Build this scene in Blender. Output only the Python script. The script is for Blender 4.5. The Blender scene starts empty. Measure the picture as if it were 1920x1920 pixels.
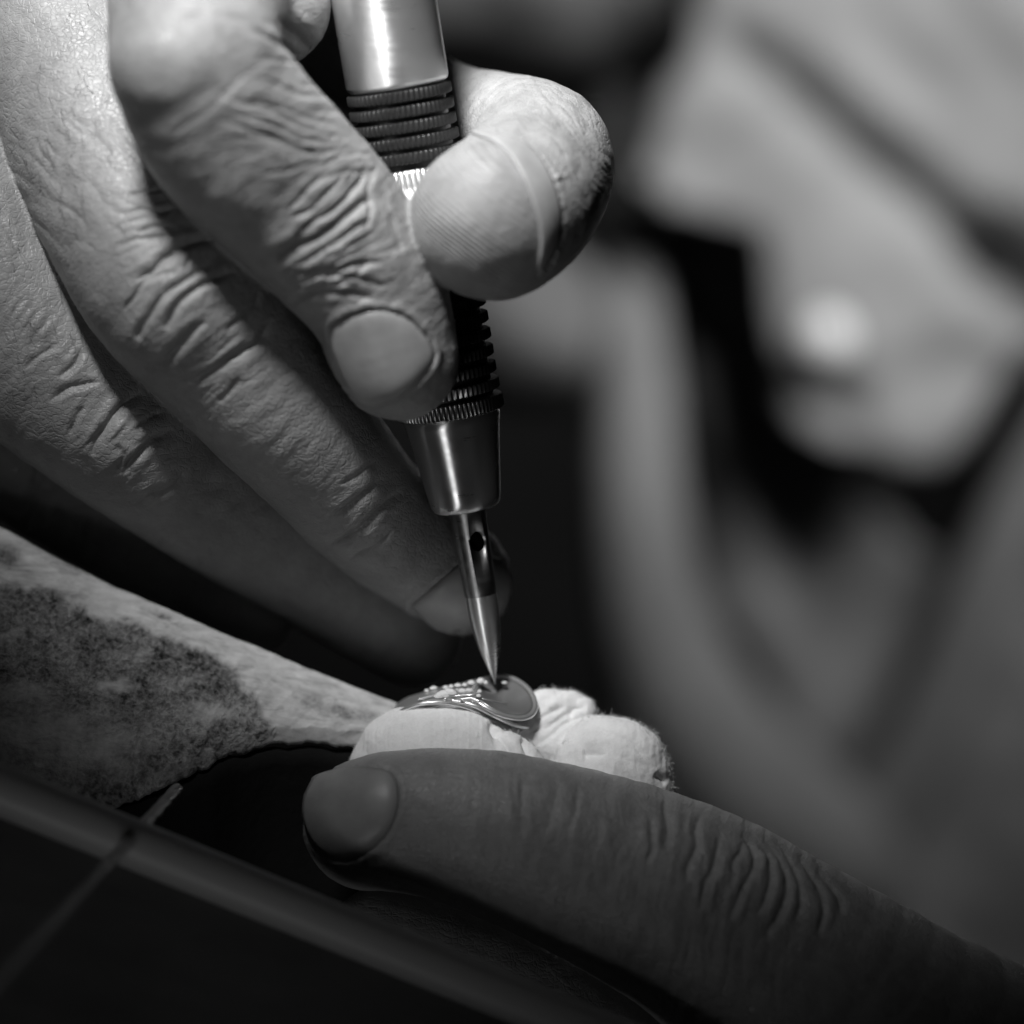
import bpy, math, random
import numpy as np
from mathutils import Vector, Matrix
from mathutils.bvhtree import BVHTree

random.seed(7); RNG = np.random.default_rng(7)
SC = bpy.context.scene

# ------------------------------------------------------------------ frame
# "plate units": 1 unit = 12 cm / 1920 at the focal plane. X right, Y away from camera, Z up (camera frame)
U = 0.12/1920.0
D = 8000.0                       # camera distance in plate units (50 cm)
PITCH = math.radians(-20)
ROT = np.array(Matrix.Rotation(PITCH, 3, 'X'))
ORG = np.array([0.0, 0.0, 0.95])
def to_world(P): return (np.asarray(P, float) @ ROT.T)*U + ORG
def P3(x, y, d):
    s = (D+d)/D
    return np.array([(x-960)*s, d, -(y-960)*s])
def to_px(P):
    s = D/(D+P[:, 1])
    return np.stack([P[:, 0]*s+960, 960-P[:, 2]*s], 1)

cam_d = bpy.data.cameras.new('camera'); cam = bpy.data.objects.new('camera', cam_d)
SC.collection.objects.link(cam); SC.camera = cam
cam_d.lens = 100; cam_d.sensor_width = 24; cam_d.sensor_fit = 'HORIZONTAL'
cam_d.clip_start = 0.02; cam_d.clip_end = 50
cam.location = Vector(to_world([0, -D, 0]))
cam.rotation_euler = (math.radians(90)+PITCH, 0, 0)
cam_d.dof.use_dof = True
cam_d.dof.focus_distance = (D-125)*U
cam_d.dof.aperture_fstop = 5.2

W = bpy.data.worlds.new('World'); SC.world = W; W.use_nodes = True
W.node_tree.nodes['Background'].inputs[0].default_value = (1, 1, 1, 1)
W.node_tree.nodes['Background'].inputs[1].default_value = 0.002

def lamp(name, kind, pos, target, power, **kw):
    l = bpy.data.lights.new(name, kind); o = bpy.data.objects.new(name, l); SC.collection.objects.link(o)
    l.energy = power
    for k, v in kw.items(): setattr(l, k, v)
    a = Vector(to_world(pos)); b = Vector(to_world(target))
    o.location = a; o.rotation_euler = (b-a).to_track_quat('-Z', 'Y').to_euler()
    return o
# bench lamp: a close spot above and in front; its soft cone edge falls off towards the bottom of the picture
L = lamp('bench_lamp', 'SPOT', (-1080, -2700, 3600), (-200, 0, 880), 8.9, shadow_soft_size=0.03,
     spot_size=math.radians(25.5), spot_blend=1.0); L.scale = (1.25, 1, 1)
# added fill from the upper right, no seen source, brightens the clothes behind
lamp('clothes_fill', 'AREA', (3300, 300, 4300), (1000, 4800, 1600), 0.19, shape='RECTANGLE', size=0.20, size_y=0.20, spread=math.radians(38))
# added unseen strip light low on the left, for upright glints on metal
lamp('glint_fill', 'AREA', (-1900, -4300, -2300), (-150, -100, 950), 0.0065, shape='RECTANGLE', size=0.07, size_y=0.24, spread=math.radians(26))
SC.view_settings.view_transform = 'Standard'; SC.view_settings.look = 'None'
SC.view_settings.exposure = 0.1; SC.view_settings.gamma = 1.0

# ------------------------------------------------------------------ materials
def mat(name, base=0.3, rough=0.5, metal=0.0, spec=0.5, build=None, sss=0.0, aniso=0.0):
    m = bpy.data.materials.new(name); m.use_nodes = True
    nt = m.node_tree; b = nt.nodes['Principled BSDF']
    b.inputs['Base Color'].default_value = (base, base, base, 1)
    b.inputs['Roughness'].default_value = rough; b.inputs['Metallic'].default_value = metal
    b.inputs['Specular IOR Level'].default_value = spec
    if sss:
        b.inputs['Subsurface Weight'].default_value = sss
        b.inputs['Subsurface Radius'].default_value = (1, 1, 1)
        b.inputs['Subsurface Scale'].default_value = 0.0012
    if aniso:
        b.inputs['Anisotropic'].default_value = aniso; b.inputs['Anisotropic Rotation'].default_value = 0.25
        tn = nt.nodes.new('ShaderNodeTangent'); tn.direction_type = 'RADIAL'; tn.axis = 'Z'; nt.links.new(tn.outputs[0], b.inputs['Tangent'])
    if build: build(nt, b)
    return m
def N(nt, t, **kw):
    n = nt.nodes.new(t)
    for k, v in kw.items():
        if k.startswith('i_'):
            k2 = k[2:]; k2 = int(k2) if k2.isdigit() else k2.replace('_', ' ')
            n.inputs[k2].default_value = v
        else: setattr(n, k, v)
    return n
def coords(nt, scale=(1, 1, 1), rot=(0, 0, 0)):
    tc = N(nt, 'ShaderNodeTexCoord'); mp = N(nt, 'ShaderNodeMapping')
    mp.inputs['Scale'].default_value = scale; mp.inputs['Rotation'].default_value = rot
    nt.links.new(tc.outputs['Object'], mp.inputs[0]); return mp.outputs[0]
def noise(nt, vec, scale, detail=4, rough=0.55, dist=0.0):
    n = N(nt, 'ShaderNodeTexNoise'); n.inputs['Scale'].default_value = scale
    n.inputs['Detail'].default_value = detail; n.inputs['Roughness'].default_value = rough
    n.inputs['Distortion'].default_value = dist
    nt.links.new(vec, n.inputs['Vector']); return n.outputs[0]
def mrange(nt, src, a, b, c, d, smooth=False):
    n = N(nt, 'ShaderNodeMapRange'); n.inputs[1].default_value = a; n.inputs[2].default_value = b
    n.inputs[3].default_value = c; n.inputs[4].default_value = d
    if smooth: n.interpolation_type = 'SMOOTHSTEP'
    nt.links.new(src, n.inputs[0]); return n.outputs[0]
def math_(nt, op, a, b):
    n = N(nt, 'ShaderNodeMath', operation=op)
    for i, x in enumerate((a, b)):
        if isinstance(x, (int, float)): n.inputs[i].default_value = x
        else: nt.links.new(x, n.inputs[i])
    return n.outputs[0]
def grey(nt, src, b, name='Base Color'):
    c = N(nt, 'ShaderNodeCombineColor')
    for i in range(3): nt.links.new(src, c.inputs[i])
    nt.links.new(c.outputs[0], b.inputs[name])
def bump(nt, b, chain):
    prev = None
    for src, strength, dist in chain:
        n = N(nt, 'ShaderNodeBump'); n.inputs['Strength'].default_value = strength
        n.inputs['Distance'].default_value = dist
        nt.links.new(src, n.inputs['Height'])
        if prev is not None: nt.links.new(prev, n.inputs['Normal'])
        prev = n.outputs[0]
    nt.links.new(prev, b.inputs['Normal'])

def skin_nodes(base):
    def f(nt, b):
        v = coords(nt)
        n1 = noise(nt, v, 130, 4, 0.6); n2 = noise(nt, v, 700, 3, 0.6)
        c = math_(nt, 'ADD', mrange(nt, n1, 0.3, 0.7, base*0.84, base*1.14), mrange(nt, n2, 0.3, 0.7, -0.025, 0.025))
        grey(nt, c, b)
        vo = N(nt, 'ShaderNodeTexVoronoi', feature='DISTANCE_TO_EDGE'); vo.inputs['Scale'].default_value = 1500
        wn = N(nt, 'ShaderNodeTexNoise'); wn.inputs['Scale'].default_value = 500
        nt.links.new(v, wn.inputs['Vector'])
        add = N(nt, 'ShaderNodeVectorMath', operation='MULTIPLY_ADD')
        nt.links.new(wn.outputs['Color'], add.inputs[0]); add.inputs[1].default_value = (.0012, .0012, .0012)
        nt.links.new(v, add.inputs[2]); nt.links.new(add.outputs[0], vo.inputs['Vector'])
        e = mrange(nt, vo.outputs['Distance'], 0, 0.16, 0, 1, True)
        at = N(nt, 'ShaderNodeAttribute', attribute_name='print')
        vo2 = N(nt, 'ShaderNodeTexVoronoi', feature='DISTANCE_TO_EDGE'); vo2.inputs['Scale'].default_value = 1
        mp2 = N(nt, 'ShaderNodeMapping'); mp2.inputs['Rotation'].default_value = (0, .8, 0); mp2.inputs['Scale'].default_value = (300, 700, 1000)
        nt.links.new(add.outputs[0], mp2.inputs[0]); nt.links.new(mp2.outputs[0], vo2.inputs['Vector'])
        e2 = mrange(nt, vo2.outputs['Distance'], 0, 0.12, 0, 1, True)
        wv = N(nt, 'ShaderNodeTexWave', wave_type='RINGS', rings_direction='SPHERICAL')
        tc = N(nt, 'ShaderNodeMapping'); tc.inputs['Location'].default_value = tuple(-to_world(P3(800, 560, -300)))
        nt.links.new(v, tc.inputs[0])
        wv.inputs['Scale'].default_value = 640; wv.inputs['Distortion'].default_value = 1.6
        wv.inputs['Detail'].default_value = 2; wv.inputs['Detail Scale'].default_value = 0.4
        nt.links.new(tc.outputs[0], wv.inputs['Vector'])
        pr = math_(nt, 'MULTIPLY', wv.outputs['Fac'], at.outputs['Fac'])
        inv = math_(nt, 'SUBTRACT', 1.0, at.outputs['Fac'])
        e = math_(nt, 'MULTIPLY', e, inv)
        bump(nt, b, [(n2, 0.35, 0.0002), (e2, 0.3, 0.00009), (e, 0.45, 0.00008), (pr, 0.8, 0.00014), (noise(nt, v, 3500, 2), 0.25, 0.00005)])
        grey_r = mrange(nt, n2, 0.3, 0.7, 0.34, 0.55)
        nt.links.new(grey_r, b.inputs['Roughness'])
    return f
M = {}
M['skin'] = mat('skin', 0.28, 0.45, spec=0.42, sss=0.12, build=skin_nodes(0.28))
def nail_nodes(nt, b):
    v = coords(nt); n1 = noise(nt, v, 220, 3)
    grey(nt, mrange(nt, n1, 0.3, 0.7, 0.27, 0.37), b)
    bump(nt, b, [(noise(nt, v, 900, 2), 0.25, 0.0001), (noise(nt, coords(nt, (2600, 700, 500), (0, .5, 0)), 1, 3), 0.12, 0.00006)])
M['nail'] = mat('nail', 0.36, 0.42, spec=0.5, sss=0.1, build=nail_nodes)
def brushed(lo, hi, bs=0.25, axis=(60, 60, 1500)):
    def f(nt, b):
        v = coords(nt, axis); n1 = noise(nt, v, 1.0, 5, 0.7)
        v2 = coords(nt); n2 = noise(nt, v2, 260, 4)
        nt.links.new(mrange(nt, math_(nt, 'ADD', math_(nt, 'MULTIPLY', n1, 0.5), math_(nt, 'MULTIPLY', n2, 0.5)), 0.35, 0.65, lo, hi), b.inputs['Roughness'])
        bump(nt, b, [(n1, bs, 0.00002)])
    return f
M['steel'] = mat('steel', 0.7, 0.3, 0.88, build=brushed(0.26, 0.4), aniso=0.88)
M['dark_steel'] = mat('dark_steel', 0.32, 0.35, 1.0, build=brushed(0.25, 0.5))
M['black_metal'] = mat('black_metal', 0.014, 0.34, 0.0, spec=0.5, build=brushed(0.3, 0.5))
M['knurl_steel'] = mat('knurl_steel', 0.35, 0.35, 1.0)
M['ring_metal'] = mat('ring_metal', 0.85, 0.3, 0.8, build=lambda nt, b: bump(nt, b, [(noise(nt, coords(nt), 1400, 3), 0.25, 0.00004)]))
M['dish_metal'] = mat('dish_metal', 0.42, 0.32, 0.75, build=lambda nt, b: bump(nt, b, [(noise(nt, coords(nt), 1200, 3), 0.5, 0.00006)]))
M['gem'] = mat('gem', 0.85, 0.05, 0.0, spec=1.0)
def cloth_nodes(base, th=2600, st=0.35, dist=0.0001):
    def f(nt, b):
        v = coords(nt)
        w1 = N(nt, 'ShaderNodeTexWave', bands_direction='X'); w1.inputs['Scale'].default_value = th/6.28; w1.inputs['Distortion'].default_value = 1.2; w1.inputs['Detail Scale'].default_value = 3
        w2 = N(nt, 'ShaderNodeTexWave', bands_direction='Z'); w2.inputs['Scale'].default_value = th/6.28; w2.inputs['Distortion'].default_value = 1.2; w2.inputs['Detail Scale'].default_value = 3
        nt.links.new(v, w1.inputs['Vector']); nt.links.new(v, w2.inputs['Vector'])
        n1 = noise(nt, v, 400, 4); n2 = noise(nt, v, 4000, 3)
        grey(nt, math_(nt, 'ADD', mrange(nt, n1, 0.3, 0.7, base*0.93, base*1.05), mrange(nt, n2, 0.3, 0.7, -0.03, 0.03)), b)
        bump(nt, b, [(math_(nt, 'ADD', w1.outputs['Fac'], math_(nt, 'MULTIPLY', w2.outputs['Fac'], 0.5)), st, dist), (n2, 0.5, 0.0001)])
    return f
M['white_cloth'] = mat('white_cloth', 0.84, 0.95, spec=0.1, sss=0.1, build=cloth_nodes(0.84, st=0.15))
M['fibre'] = mat('fibre', 0.8, 0.9, spec=0.1)
M['hair'] = mat('hair', 0.09, 0.5)
def bgcloth(base):
    def f(nt, b):
        v = coords(nt); grey(nt, mrange(nt, noise(nt, v, 40, 4), 0.3, 0.7, base*0.85, base*1.15), b)
        bump(nt, b, [(noise(nt, v, 900, 3), 0.4, 0.0004)])
    return f
M['shirt'] = mat('shirt_cloth', 0.31, 0.9, spec=0.1, build=bgcloth(0.31))
M['apron'] = mat('apron_cloth', 0.17, 0.9, spec=0.1, build=bgcloth(0.17))
M['sleeve'] = mat('sleeve_cloth', 0.24, 0.9, spec=0.1, build=bgcloth(0.24))
M['dark'] = mat('dark_matte', 0.012, 0.95, spec=0.05, build=bgcloth(0.012))
M['button'] = mat('button', 0.95, 0.3, spec=0.6)
def pin_nodes(nt, b):
    v = coords(nt)
    at = N(nt, 'ShaderNodeAttribute', attribute_name='stain').outputs['Fac']
    grain = noise(nt, coords(nt, (300, 900, 900), (0, 0, 0.4)), 1, 5, 0.6, 0.6)
    coarse = noise(nt, v, 1500, 4, 0.7); mid = noise(nt, v, 380, 4, 0.65)
    light = math_(nt, 'ADD', mrange(nt, grain, 0.35, 0.65, 0.42, 0.56), math_(nt, 'ADD', mrange(nt, mid, .3, .7, -.07, .06), mrange(nt, noise(nt, coords(nt, (120, 500, 500), (0, 0.45, 0)), 1, 5, 0.7, 1.0), .35, .5, -.16, .02)))
    dark = math_(nt, 'ADD', mrange(nt, coarse, 0.38, 0.66, 0.015, 0.32), math_(nt, 'ADD', mrange(nt, mid, .35, .65, -.03, .08), mrange(nt, noise(nt, v, 150, 4, 0.6, 0.8), .4, .62, -.03, .14)))
    mx = N(nt, 'ShaderNodeMix', data_type='FLOAT')
    nt.links.new(at, mx.inputs[0]); nt.links.new(light, mx.inputs[2]); nt.links.new(dark, mx.inputs[3])
    grey(nt, mx.outputs[0], b)
    sp = mrange(nt, noise(nt, v, 2600, 2), 0.66, 0.74, 0, 1)
    b.inputs['Roughness'].default_value = 0.5
    rr = mrange(nt, at, 0, 1, 0.62, 0.42); nt.links.new(rr, b.inputs['Roughness'])
    bump(nt, b, [(grain, 0.25, 0.0001), (math_(nt, 'MULTIPLY', coarse, at), 1.0, 0.0006), (coarse, 0.35, 0.0002), (math_(nt, 'MULTIPLY', sp, at), 0.6, 0.00015)])
M['pin'] = mat('pin_wood', 0.3, 0.5, build=pin_nodes)
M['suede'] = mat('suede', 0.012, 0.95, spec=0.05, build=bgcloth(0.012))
M['worktop'] = mat('worktop', 0.3, 0.4, build=lambda nt, b: grey(nt, mrange(nt, noise(nt, coords(nt, (20, 200, 200)), 1, 4), .3, .7, .26, .36), b))

# ------------------------------------------------------------------ object helpers
def link(name, verts, faces, material, parent=None, smooth=True, world=True):
    me = bpy.data.meshes.new(name)
    V = to_world(verts) if world else np.asarray(verts, float)
    ng = []
    if isinstance(faces, tuple): faces, ng = faces
    if isinstance(faces, np.ndarray) and faces.ndim == 2:
        n, k = faces.shape; flat = np.concatenate([faces.ravel()]+[np.array(g) for g in ng]).astype(np.int32)
        starts = np.concatenate([np.arange(0, n*k, k), n*k+np.concatenate([[0], np.cumsum([len(g) for g in ng])[:-1]])]) if ng else np.arange(0, n*k, k)
        me.vertices.add(len(V)); me.vertices.foreach_set('co', V.astype(np.float32).ravel())
        me.loops.add(len(flat)); me.loops.foreach_set('vertex_index', flat)
        me.polygons.add(len(starts)); me.polygons.foreach_set('loop_start', starts.astype(np.int32))
        me.update(calc_edges=True)
    else:
        me.from_pydata([tuple(v) for v in V], [], [tuple(f) for f in faces]); me.update()
    if smooth: me.polygons.foreach_set('use_smooth', [True]*len(me.polygons))
    me.materials.append(material)
    o = bpy.data.objects.new(name, me); SC.collection.objects.link(o)
    if parent: o.parent = parent; o.matrix_parent_inverse = parent.matrix_world.inverted()
    return o
def tag(o, label=None, cat=None, group=None, kind=None):
    for k, v in (('label', label), ('category', cat), ('group', group), ('kind', kind)):
        if v: o[k] = v
    return o
def empty(name, p, **kw):
    o = bpy.data.objects.new(name, None); SC.collection.objects.link(o)
    o.location = Vector(to_world(P3(*p))); o.empty_display_size = 0.01
    bpy.context.view_layer.update(); tag(o, **kw); return o
def attr(o, name, vals):
    a = o.data.attributes.new(name, 'FLOAT', 'POINT'); a.data.foreach_set('value', np.asarray(vals, np.float32))
def crom(pts, n):
    P = np.asarray(pts, float); Q = np.vstack([2*P[0]-P[1], P, 2*P[-1]-P[-2]]); out = []
    for i in range(1, len(Q)-2):
        for t in np.linspace(0, 1, n, endpoint=False):
            a, b, c, d = Q[i-1], Q[i], Q[i+1], Q[i+2]
            out.append(0.5*((2*b)+(-a+c)*t+(2*a-5*b+4*c-d)*t*t+(-a+3*b-3*c+d)*t**3))
    out.append(P[-1]); return np.array(out)
def tube(pts, seg=16, sub=6, closed_path=False):
    """pts: px,py,d,r -> verts, quads of a capped tube"""
    S = crom(pts, sub) if not closed_path else np.vstack([crom(np.vstack([pts[-1:], pts, pts[:1]]) if 0 else np.array(list(pts)+[pts[0]]), sub)])
    if closed_path: S = S[:-1]
    C = np.array([P3(*s[:3]) for s in S]); R = S[:, 3]*(D+S[:, 2])/D
    m = len(C); V = []; F = []
    if closed_path: T = np.roll(C, -1, 0)-np.roll(C, 1, 0)
    else: T = np.gradient(C, axis=0)
    T /= np.linalg.norm(T, axis=1)[:, None]
    ref = np.array([0.13, -1, 0.21]); ref /= np.linalg.norm(ref)
    for i in range(m):
        n1 = ref-T[i]*ref.dot(T[i]); n1 /= np.linalg.norm(n1); n2 = np.cross(T[i], n1); 
        for k in range(seg):
            a = 2*math.pi*k/seg; V.append(C[i]+R[i]*(math.cos(a)*n1+math.sin(a)*n2))
    for i in range(m if closed_path else m-1):
        j = (i+1) % m
        for k in range(seg):
            l = (k+1) % seg; F.append((i*seg+k, i*seg+l, j*seg+l, j*seg+k))
    if not closed_path:
        F.append(tuple(range(seg-1, -1, -1))); F.append(tuple(range((m-1)*seg, m*seg)))
    return V, F

# ------------------------------------------------------------------ numpy value noise
def hash3(i, j, k, s):
    h = (i.astype(np.int64)*374761393+j.astype(np.int64)*668265263+k.astype(np.int64)*2147483647+s*974634777) & 0xffffffff
    h = ((h ^ (h >> 13))*1274126177) & 0xffffffff
    return ((h ^ (h >> 16)) & 0xffff)/65535.0
def vnoise(P, s=0):
    P = np.asarray(P, float)
    I = np.floor(P).astype(np.int64); f = P-I; f = f*f*(3-2*f); r = 0
    for a in (0, 1):
        for b in (0, 1):
            for c in (0, 1):
                w = (f[:, 0] if a else 1-f[:, 0])*(f[:, 1] if b else 1-f[:, 1])*(f[:, 2] if c else 1-f[:, 2])
                r = r+w*hash3(I[:, 0]+a, I[:, 1]+b, I[:, 2]+c, s)
    return r*2-1
def fbm(P, o=3, s=0):
    r = 0; a = 1; q = 0
    for i in range(o): r = r+a*vnoise(P*2**i+i*17.3, s+i); q += a; a *= .5
    return r/q

# ------------------------------------------------------------------ implicit bodies
def chain_pts(pts, sub=4):
    S = crom(pts, sub); C = np.array([P3(*s[:3]) for s in S]); R = S[:, 3]*(D+S[:, 2])/D
    return C.astype(np.float32), R.astype(np.float32)
def d_chain(X, ch):
    C, R = ch; best = np.full(len(X), 1e9, np.float32)
    for i in range(len(C)-1):
        a, b = C[i], C[i+1]; ab = b-a; L = float(ab@ab)
        q = X-a; t = np.clip((q@ab)/L, 0, 1)
        dd = np.sqrt(np.maximum(np.einsum('ij,ij->i', q, q)-2*t*(q@ab)+t*t*L, 0))-(R[i]+t*(R[i+1]-R[i]))
        np.minimum(best, dd, out=best)
    return best
def smin(a, b, k):
    h = np.clip(k-np.abs(a-b), 0, None)/k
    return np.minimum(a, b)-h*h*k*0.25
def field(X, groups):
    """groups: list of (chains, k_internal, k_to_rest)"""
    tot = None; allg = []
    for chains, ki, kr in groups:
        g = None
        for ch in chains:
            v = d_chain(X, ch); g = v if g is None else smin(g, v, ki)
        allg.append(g); tot = g if tot is None else smin(tot, g, kr)
    return tot, allg
class Field:
    """groups of swept chains, evaluated block by block: a group is only computed in the blocks it can reach"""
    def __init__(self, groups, lo, hi, vox):
        self.g = groups; self.lo = np.array(lo, float); self.vox = vox; self.B = 6; B = 6
        self.nb = np.ceil((np.array(hi, float)-self.lo)/(vox*B)).astype(int)
        cc = np.stack(np.meshgrid(*[self.lo[a]+(np.arange(self.nb[a])+.5)*vox*B for a in range(3)], indexing='ij'), -1).reshape(-1, 3).astype(np.float32)
        self.dc, gg = field(cc, groups); gg = np.stack(gg); r = vox*B*0.87*1.2
        self.reach = gg < gg.min(0)+2*r+95*0+np.array([k[2] for k in groups])[:, None]
        self.act = np.abs(self.dc) < r+2*vox
    def __call__(self, X, bi, label=False):
        out = None; best = np.full(len(X), 1e9, np.float32); lab = np.zeros(len(X), np.int32)
        tot = np.full(len(X), 1e6, np.float32)
        for gi, (chains, ki, kr) in enumerate(self.g):
            m = self.reach[gi][bi]
            if not m.any(): continue
            Y = X[m]; g = None
            for c_ in chains:
                v = d_chain(Y, c_); g = v if g is None else smin(g, v, ki)
            tm = tot[m]; tot[m] = np.where(tm > 1e5, g, smin(tm, g, kr))
            u = np.where(m)[0][g < best[m]]; bb = best[m]; best[m] = np.minimum(bb, g); lab[u] = gi
        return (tot, lab) if label else tot
    def labels(self, V):
        b = np.clip(((V-self.lo)/(self.vox*self.B)).astype(int), 0, self.nb-1); bi = (b[:, 0]*self.nb[1]+b[:, 1])*self.nb[2]+b[:, 2]
        lab = np.zeros(len(V), np.int32); cnt = self.reach.sum(0)[bi]; one = cnt == 1
        lab[one] = np.argmax(self.reach[:, bi[one]], 0); r = np.where(~one)[0]
        lab[r] = self(V[r].astype(np.float32), bi[r], True)[1]
        return lab
    def mesh(self):
        import openvdb as vdb
        B, vox, lo, nb = self.B, self.vox, self.lo, self.nb; bg = 3*vox
        G = np.where(self.dc < 0, -bg, bg).astype(np.float32).reshape(nb)
        G = np.repeat(np.repeat(np.repeat(G, B, 0), B, 1), B, 2)
        flat = np.where(self.act)[0]; idx = np.stack(np.unravel_index(flat, nb), 1)
        loc = np.stack(np.meshgrid(*[np.arange(B)]*3, indexing='ij'), -1).reshape(-1, 3)
        for s in range(0, len(idx), 1500):
            ii = (idx[s:s+1500, None, :]*B+loc[None]).reshape(-1, 3)
            X = (lo+(ii+.5)*vox).astype(np.float32)
            G[ii[:, 0], ii[:, 1], ii[:, 2]] = np.clip(self(X, np.repeat(flat[s:s+1500], B**3)), -bg, bg)
        G[0] = G[-1] = bg; G[:, 0] = G[:, -1] = bg; G[:, :, 0] = G[:, :, -1] = bg
        g = vdb.FloatGrid(float(bg)); g.copyFromArray(G)
        p, q = g.convertToQuads(isovalue=0.0)
        return (lo+(p+.5)*vox).astype(float), q.astype(np.int64)
import time as _t
_T0 = _t.time()
def tick(n): print('TICK', n, round(_t.time()-_T0, 1), flush=True)
def vnormals(V, F):
    fn = np.cross(V[F[:, 2]]-V[F[:, 0]], V[F[:, 3]]-V[F[:, 1]]); N_ = np.zeros_like(V)
    for k in range(4):
        for a in range(3): N_[:, a] += np.bincount(F[:, k], fn[:, a], len(V))
    return N_/np.maximum(np.linalg.norm(N_, axis=1), 1e-9)[:, None]
def subdivide(V, F, flag=None):
    """split the flagged quads in four; quads beside them take the new edge points and become n-gons"""
    Nv = vnormals(V, F); n = len(V)
    if flag is None: flag = np.ones(len(F), bool)
    E = np.stack([F, np.roll(F, -1, 1)], -1).reshape(-1, 2); key = E.min(1).astype(np.int64)*n+E.max(1)
    uq, inv = np.unique(key, return_inverse=True); inv = inv.reshape(-1, 4)
    split = np.zeros(len(uq), bool); split[inv[flag].ravel()] = True
    eid = -np.ones(len(uq), np.int64); eid[split] = n+np.arange(split.sum()); us = uq[split]
    ea, eb = us//n, us % n
    fl = np.where(flag)[0]; fb = n+split.sum()
    V2 = np.vstack([V, (V[ea]+V[eb])/2, V[F[fl]].mean(1)]); N2 = np.vstack([Nv, Nv[ea]+Nv[eb], Nv[F[fl]].sum(1)])
    N2 /= np.linalg.norm(N2, axis=1)[:, None]
    me_ = eid[inv[fl]]; c = fb+np.arange(len(fl)); Q = F[fl]
    quads = np.concatenate([np.stack([Q[:, k], me_[:, k], c, me_[:, (k+3) % 4]], 1) for k in range(4)])
    rest = np.where(~flag)[0]; me2 = eid[inv[rest]]; has = (me2 >= 0).any(1)
    plain = F[rest[~has]]; ng = []
    for f, m in zip(F[rest[has]].tolist(), me2[has].tolist()):
        g = []
        for k in range(4):
            g.append(f[k])
            if m[k] >= 0: g.append(m[k])
        ng.append(g)
    return V2, (np.concatenate([quads, plain]), ng), N2

# strokes traced in crops of the photograph
CR = {'p': (0, 0, 1), 'c1': (0, 0, .3646), 'c2': (550, 0, .3646), 'c3': (550, 550, .3125), 'c4': (0, 600, .3646),
      'c5': (600, 1000, .3646), 'c7': (1100, 1200, .3646)}
def cp(c, pts):
    ox, oy, s = CR[c]; return [(ox+x*s, oy+y*s) for x, y in pts]
def stroke_disp(px, front, lab, strokes):
    disp = np.zeros(len(px))
    for c, L, w, a, pts in strokes:
        Q = crom(cp(c, pts), 5); m = 5*w
        sel = np.where(front & (lab == L) & (px[:, 0] > Q[:, 0].min()-m) & (px[:, 0] < Q[:, 0].max()+m) &
                       (px[:, 1] > Q[:, 1].min()-m) & (px[:, 1] < Q[:, 1].max()+m))[0]
        if not len(sel): continue
        X = px[sel]; X = X+np.stack([vnoise(np.c_[X/22., X[:, :1]*0+L], 3), vnoise(np.c_[X/22., X[:, :1]*0+L], 4)], 1)*2.2
        best = np.full(len(sel), 1e9); par = np.zeros(len(sel)); n = len(Q)-1
        for i in range(n):
            ab = Q[i+1]-Q[i]; LL = ab@ab+1e-9; t = np.clip(((X-Q[i])@ab)/LL, 0, 1)
            dd = np.hypot(*(X-Q[i]-t[:, None]*ab).T); u = dd < best
            best[u] = dd[u]; par[u] = (i+t[u])/n
        taper = np.clip(np.minimum(par, 1-par)*5, 0.0, 1)**.7
        r = best/w
        disp[sel] += a*taper*(-np.exp(-1.5*r**1.25)+0.16*np.exp(-((r-2.2)/1.0)**2))
    return disp
def wrinkle_patch(px, front, lab, patches):
    disp = np.zeros(len(px))
    for L, cx, cy, rx, ry, ang, lam, amp, ratio, seed in patches:
        c, s = math.cos(math.radians(ang)), math.sin(math.radians(ang))
        sel = np.where(front & (lab == L) & (np.hypot(px[:, 0]-cx, px[:, 1]-cy) < 1.6*max(rx, ry)))[0]
        if not len(sel): continue
        X = px[sel]-np.array([cx, cy]); al = X[:, 0]*c+X[:, 1]*s; ac = -X[:, 0]*s+X[:, 1]*c
        mk = np.exp(-((al/rx)**2+(ac/ry)**2)**1.5)
        ac = ac+14*vnoise(np.c_[X/70., X[:, :1]*0+seed], seed)
        q = np.c_[al/(lam*ratio), ac/lam, al*0+seed*3.7]
        n1 = vnoise(q, seed); r = 1-np.abs(n1)*2.2
        disp[sel] -= amp*mk*np.clip(r, -0.6, 1)
    return disp

# ------------------------------------------------------------------ the craftsman: hands, nails, hair
person = empty('person', (1400, 2300, 300), label='craftsman in light shirt and dark apron, both hands working on a ring', cat='person')

INDEX = [(520, -420, 220, 210), (430, -260, 40, 195), (385, -80, -230, 175), (365, 100, -450, 160), (430, 235, -410, 172), (520, 330, -350, 168),
         (620, 436, -315, 158), (700, 545, -280, 138), (737, 645, -262, 121), (748, 674, -255, 114)]
KNUCKLE = [(330, 118, -505, 112), (400, 98, -500, 104)]
LOBE = [(480, -260, -60, 160), (490, -100, -150, 140), (500, 10, -210, 121)]
MIDDLE = [(60, -420, 330, 240), (60, -180, 240, 220), (130, 60, 50, 200), (215, 300, -90, 188), (318, 510, -190, 182), (415, 630, -155, 166), (505, 742, -120, 150),
          (600, 850, -60, 134), (686, 952, 20, 121), (780, 1030, 90, 110), (850, 1074, 120, 103)]
RING = [(-260, -260, 380, 240), (-170, 150, 120, 215), (-70, 430, 20, 200), (60, 640, 0, 184), (232, 795, 10, 164), (330, 875, 70, 148),
        (430, 945, 125, 140), (545, 1030, 185, 124), (680, 1125, 240, 110), (770, 1190, 280, 96)]
PINKY = [(-420, 0, 480, 220), (-250, 400, 330, 175), (-110, 640, 290, 150), (30, 830, 270, 135), (180, 940, 300, 122), (330, 1040, 330, 112), (470, 1130, 370, 98)]
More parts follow.
